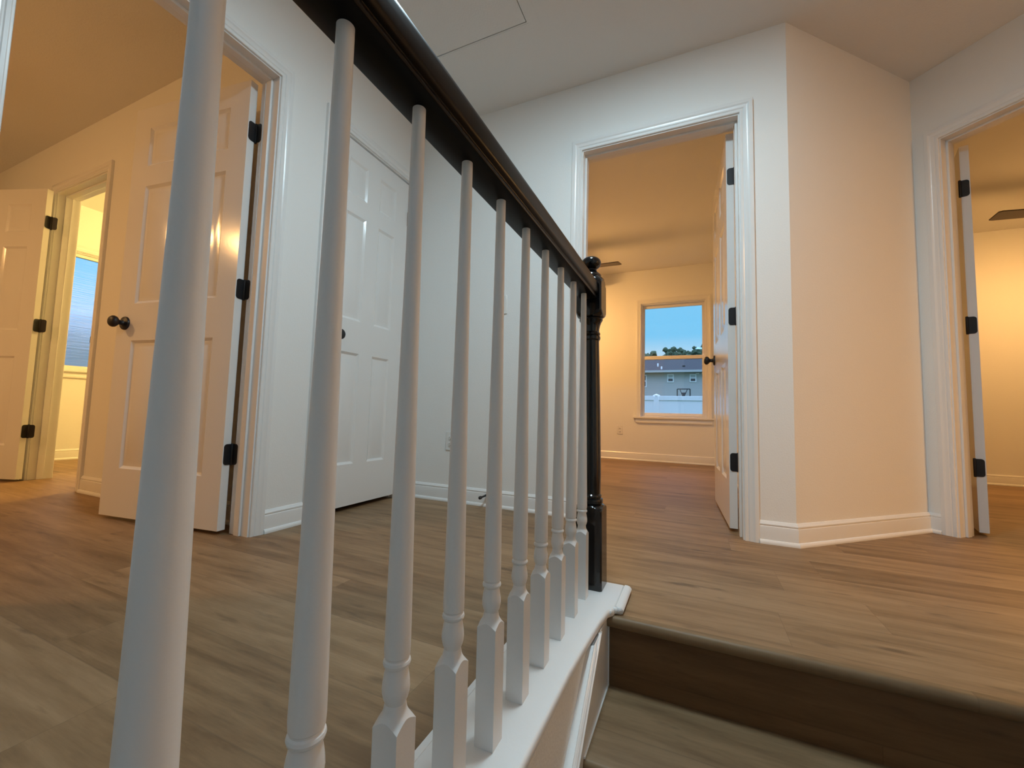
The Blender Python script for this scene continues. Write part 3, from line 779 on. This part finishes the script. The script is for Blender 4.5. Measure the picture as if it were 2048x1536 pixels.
ds = empty('door_stop', (-1.100, YF - 0.0125, 0.072)); tag(ds, 'black peg door stop screwed to the back hall baseboard', 'door stop')
m = MB(); ax = Vector((-0.022, -0.072, -0.012))
m.lathe([(0.0, 0), (.0155, 0), (.0155, .003), (.011, .007), (.0072, .014), (.0056, .030), (.0053, .058), (.0056, .060)], (0, 0, 0), ax, 20); m.build('peg', M['black'], ds)
m = MB(); m.lathe([(.0056, .0595), (.0088, .061), (.0096, .067), (.0090, .074), (.0060, .0775), (0, .078)], (0, 0, 0), ax, 20); m.build('rubber_tip', M['black'], ds)

# ------------------------------------------------------------------ outside
gr = MB(); gr.box(-60, 60, 5.6, 100, -0.35, -0.30); gr.box(-60, -5.6, -30, 5.6, -0.35, -0.30)
struct(gr.build('ground', M['lawn']), 'lawn outside the windows', 'ground')
fe = empty('vinyl_fence', (-0.5, 11.0, -0.3)); tag(fe, 'white vinyl privacy fence across the yard', 'fence')
ftop = 1.08 + 0.3
m = MB(); m.box(-6, 6, 0.0, .03, 0.05, ftop - .09)
m.build('panel', M['vinyl_out'], fe)
m = MB(); m.box(-6, 6, -.02, .05, ftop - .10, ftop + .012); m.box(-6, 6, -.02, .05, 0.04, .16); m.build('rail', M['vinyl_out'], fe, bevel=.006)
for xx in (-2.9, -0.40, 2.05):
    m = MB(); m.box(xx - .06, xx + .06, -.03, .09, 0, ftop - .0); m.build('post', M['vinyl_out'], fe, bevel=.006)
m = MB(); m.lathe([(.085, 0), (.085, .02), (.0, .055)], (-0.40, .03, ftop + .012), n=4, smooth=False); m.build('post_cap', M['vinyl_out'], fe)
hs = empty('neighbour_house', (-2.0, 45.0, -0.3)); tag(hs, 'grey-beige sided house with a dark roof beyond the fence', 'house')
hz = 0.3
m = MB(); m.box(-14, 14, 0, 9, 0, 5.32 + hz); m.build('wall', M['siding'], hs)
m = MB(); m.extrude([(-.55, 5.36 + hz), (4.5, 6.95 + hz + .35), (9.5, 5.36 + hz), (9.5, 5.24 + hz), (-.55, 5.24 + hz)], (-14.5, 0, 0), (14.5, 0, 0), (0, 1, 0), (0, 0, 1)); m.build('roof', M['shingle'], hs)
m = MB(); m.box(-14.5, 14.5, -.64, -.55, 5.18 + hz, 5.40 + hz); m.build('gutter', M['fascia'], hs)
for (xa, xb, za, zb) in ((-2.62, -1.99, 4.20, 5.06), (-0.50, 0.12, 4.20, 5.03), (-5.35, -4.64, 3.70, 5.00)):
    w_ = MB(); a, b, c, d_ = xa + 2, xb + 2, za + hz, zb + hz
    f_ = .10
    w_.box(a, a + f_, -.06, 0, c, d_); w_.box(b - f_, b, -.06, 0, c, d_); w_.box(a + f_, b - f_, -.06, 0, d_ - f_, d_); w_.box(a + f_, b - f_, -.06, 0, c, c + f_)
    w_.box(a + f_, b - f_, -.055, 0, (c + d_) / 2 - .05, (c + d_) / 2 + .05)
    wo = w_.build('window', M['vinyl_out'], hs)
    p_ = MB(); p_.box(a + f_, b - f_, -.03, 0, c + f_, (c + d_) / 2 - .05); p_.build('pane', M['dark_pane'], wo)
    p_ = MB(); p_.box(a + f_, b - f_, -.03, 0, (c + d_) / 2 + .05, d_ - f_); p_.build('pane', M['fascia'] if xa > -5 else M['dark_pane'], wo)
def roof_z(y): return 5.36 + hz + (y + .55) * (1.94 / 5.05)
for (xx, yy, rr_, hh, mm) in ((-3.62, 1.1, .075, .35, 'vinyl_out'), (-3.18, .05, .075, .28, 'vinyl_out'), (-1.07, 0.9, .14, .14, 'hoop')):
    m = MB(); m.lathe([(rr_, 0), (rr_, hh), (rr_ * .6, hh + .04), (0, hh + .04)], (xx + 2, yy, roof_z(yy) - .04), n=12); m.build('roof_vent', M[mm], hs)
for xx in (0.22, 0.76):
    m = MB(); m.box(xx + 2 - .16, xx + 2 + .16, -.12, 0.0, 5.02 + hz, 5.14 + hz); m.build('flood_light', M['vinyl_out'], hs, bevel=.02)
bh = empty('basketball_hoop', (-0.71, 30.0, -0.3)); tag(bh, 'black-framed basketball backboard showing above the fence', 'basketball hoop')
def barbox(mb, p, q, r): mb.tube(p, q, r, 8)
m = MB(); za, zb = 1.75, 2.523 + .3; xa, xb = -.40, .40
for p, q in (((xa, 0, za), (xb, 0, za)), ((xa, 0, zb), (xb, 0, zb)), ((xa, 0, za), (xa, 0, zb)), ((xb, 0, za), (xb, 0, zb))): barbox(m, p, q, .035)
m.build('backboard_frame', M['hoop'], bh)
m = MB()
for s in (-1, 1): barbox(m, (s * .22, -.05, zb - .06), (s * .10, -.25, zb - .36), .028)
barbox(m, (-.13, -.22, zb - .30), (.13, -.22, zb - .30), .05); barbox(m, (-.12, -.25, zb - .36), (.12, -.25, zb - .36), .05); barbox(m, (-.10, -.3, zb - .42), (.10, -.3, zb - .42), .06)
m.build('bracket', M['hoop'], bh)
m = MB(); barbox(m, (0, -.3, 0), (0, -.3, zb - .36), .06); m.build('pole', M['hoop'], bh)
def tree(x, y, h, r, label):
    t = empty('tree', (x, y, -0.3)); tag(t, label, 'tree', 'trees behind the neighbour house')
    m = MB(); m.lathe([(r * .09, 0), (r * .07, h * .4), (r * .04, h * .75)], n=10); m.build('trunk', M['bark'], t)
    c = MB(); rnd = random.Random(int(x * 100) + 17)
    for k in range(130):
        th, ph = rnd.uniform(0, 2 * pi), math.acos(rnd.uniform(-1, 1)); q = rnd.random() ** .5
        p = Vector((r * q * math.sin(ph) * math.cos(th), r * q * math.sin(ph) * math.sin(th), h * .68 + h * .32 * q * math.cos(ph) * .92))
        s = r * rnd.uniform(.17, .30)
        bm = bmesh.new(); bmesh.ops.create_icosphere(bm, subdivisions=2, radius=s)
        vs = [p + v.co * rnd.uniform(.72, 1.22) for v in bm.verts]; fs = [tuple(v.index for v in f.verts) for f in bm.faces]
        bm.free(); c.add(vs, fs, False)
    o = c.build('crown', M['leaf'], t)
for (x, y, h, r, lb) in ((-6.2, 58, 10.3, 1.9, 'small round tree rising over the roof at the left of the garden window'),
                         (-4.1, 68, 12.0, 1.4, 'tree crown second from the left above the neighbour roof'),
                         (-2.75, 63.0, 11.3, 1.5, 'upright tree crown in the middle above the neighbour roof'),
                         (-1.57, 73, 12.4, 1.6, 'low tree crown third from the left above the neighbour roof'),
                         (-0.14, 58.8, 10.5, 1.4, 'broad tree crown near the right of the garden window'),
                         (2.27, 78, 14.9, 2.3, 'tallest tree crown at the right of the garden window')):
    tree(x, y, h, r, lb)
h2 = empty('neighbour_house', (-34.0, 12.0, -0.3)); tag(h2, 'blue-grey house outside the frosted bathroom window', 'house')
m = MB(); m.box(-5, 5, -9, 9, 0, 4.6); m.build('wall', M['siding'], h2)
m = MB(); m.extrude([(-5.6, 4.55), (0, 7.4), (5.6, 4.55), (5.6, 4.4), (-5.6, 4.4)], (0, -9.5, 0), (0, 9.5, 0), (1, 0, 0), (0, 0, 1)); m.build('roof', M['fascia'], h2)

# ------------------------------------------------------------------ world: dusk sky
w = bpy.data.worlds.new('dusk_sky'); scene.world = w; w.use_nodes = True
nt = w.node_tree; N, Lk = nt.nodes, nt.links
tc = N.new('ShaderNodeTexCoord'); sep = N.new('ShaderNodeSeparateXYZ'); Lk.new(tc.outputs['Generated'], sep.inputs[0])
rp = N.new('ShaderNodeValToRGB'); e = rp.color_ramp.elements
e[0].position = 0.0; e[0].color = (0.10, 0.14, 0.18, 1)
e[1].position = 1.0; e[1].color = (1.5, 2.0, 3.1, 1)
for p, c in ((0.49, (0.20, 0.30, 0.40)), (0.505, (0.62, 0.80, 0.95)), (0.565, (0.62, 0.82, 1.0)), (0.592, (0.215, 0.66, 1.04)), (0.68, (0.24, 0.68, 1.08)), (0.80, (1.2, 1.65, 2.6))):
    q = e.new(p); q.color = (*c, 1)
mp = N.new('ShaderNodeMapRange'); mp.inputs['From Min'].default_value = -1; mp.inputs['From Max'].default_value = 1
Lk.new(sep.outputs['Z'], mp.inputs['Value']); Lk.new(mp.outputs[0], rp.inputs['Fac'])
Lk.new(rp.outputs['Color'], N['Background'].inputs['Color']); N['Background'].inputs['Strength'].default_value = 1.0

# ------------------------------------------------------------------ camera
cam = bpy.data.cameras.new('camera'); co = bpy.data.objects.new('camera', cam); COL.objects.link(co)
cam.sensor_fit = 'HORIZONTAL'; cam.sensor_width = 36.0; cam.lens = 36.0 * 820.6 / 2048
cam.clip_start = 0.01; cam.clip_end = 500
r_ = Vector((0.91319101, 0.40663627, 0.02700234)); u_ = Vector((0.00478278, -0.07694731, 0.99702369)); f_ = Vector((-0.40750375, 0.91034392, 0.07221244))
co.matrix_world = Matrix(((r_.x, u_.x, -f_.x, 0), (r_.y, u_.y, -f_.y, 0), (r_.z, u_.z, -f_.z, 0.5431), (0, 0, 0, 1)))
scene.camera = co
scene.view_settings.view_transform = 'Standard'; scene.view_settings.look = 'None'
scene.view_settings.exposure = 0.0; scene.view_settings.gamma = 1.0; scene.view_settings.use_curve_mapping = False
cy = scene.cycles
cy.max_bounces = 10; cy.diffuse_bounces = 6; cy.glossy_bounces = 4; cy.transmission_bounces = 8; cy.transparent_max_bounces = 12
cy.sample_clamp_indirect = 6.0; cy.caustics_reflective = False; cy.caustics_refractive = False; cy.blur_glossy = 0.5
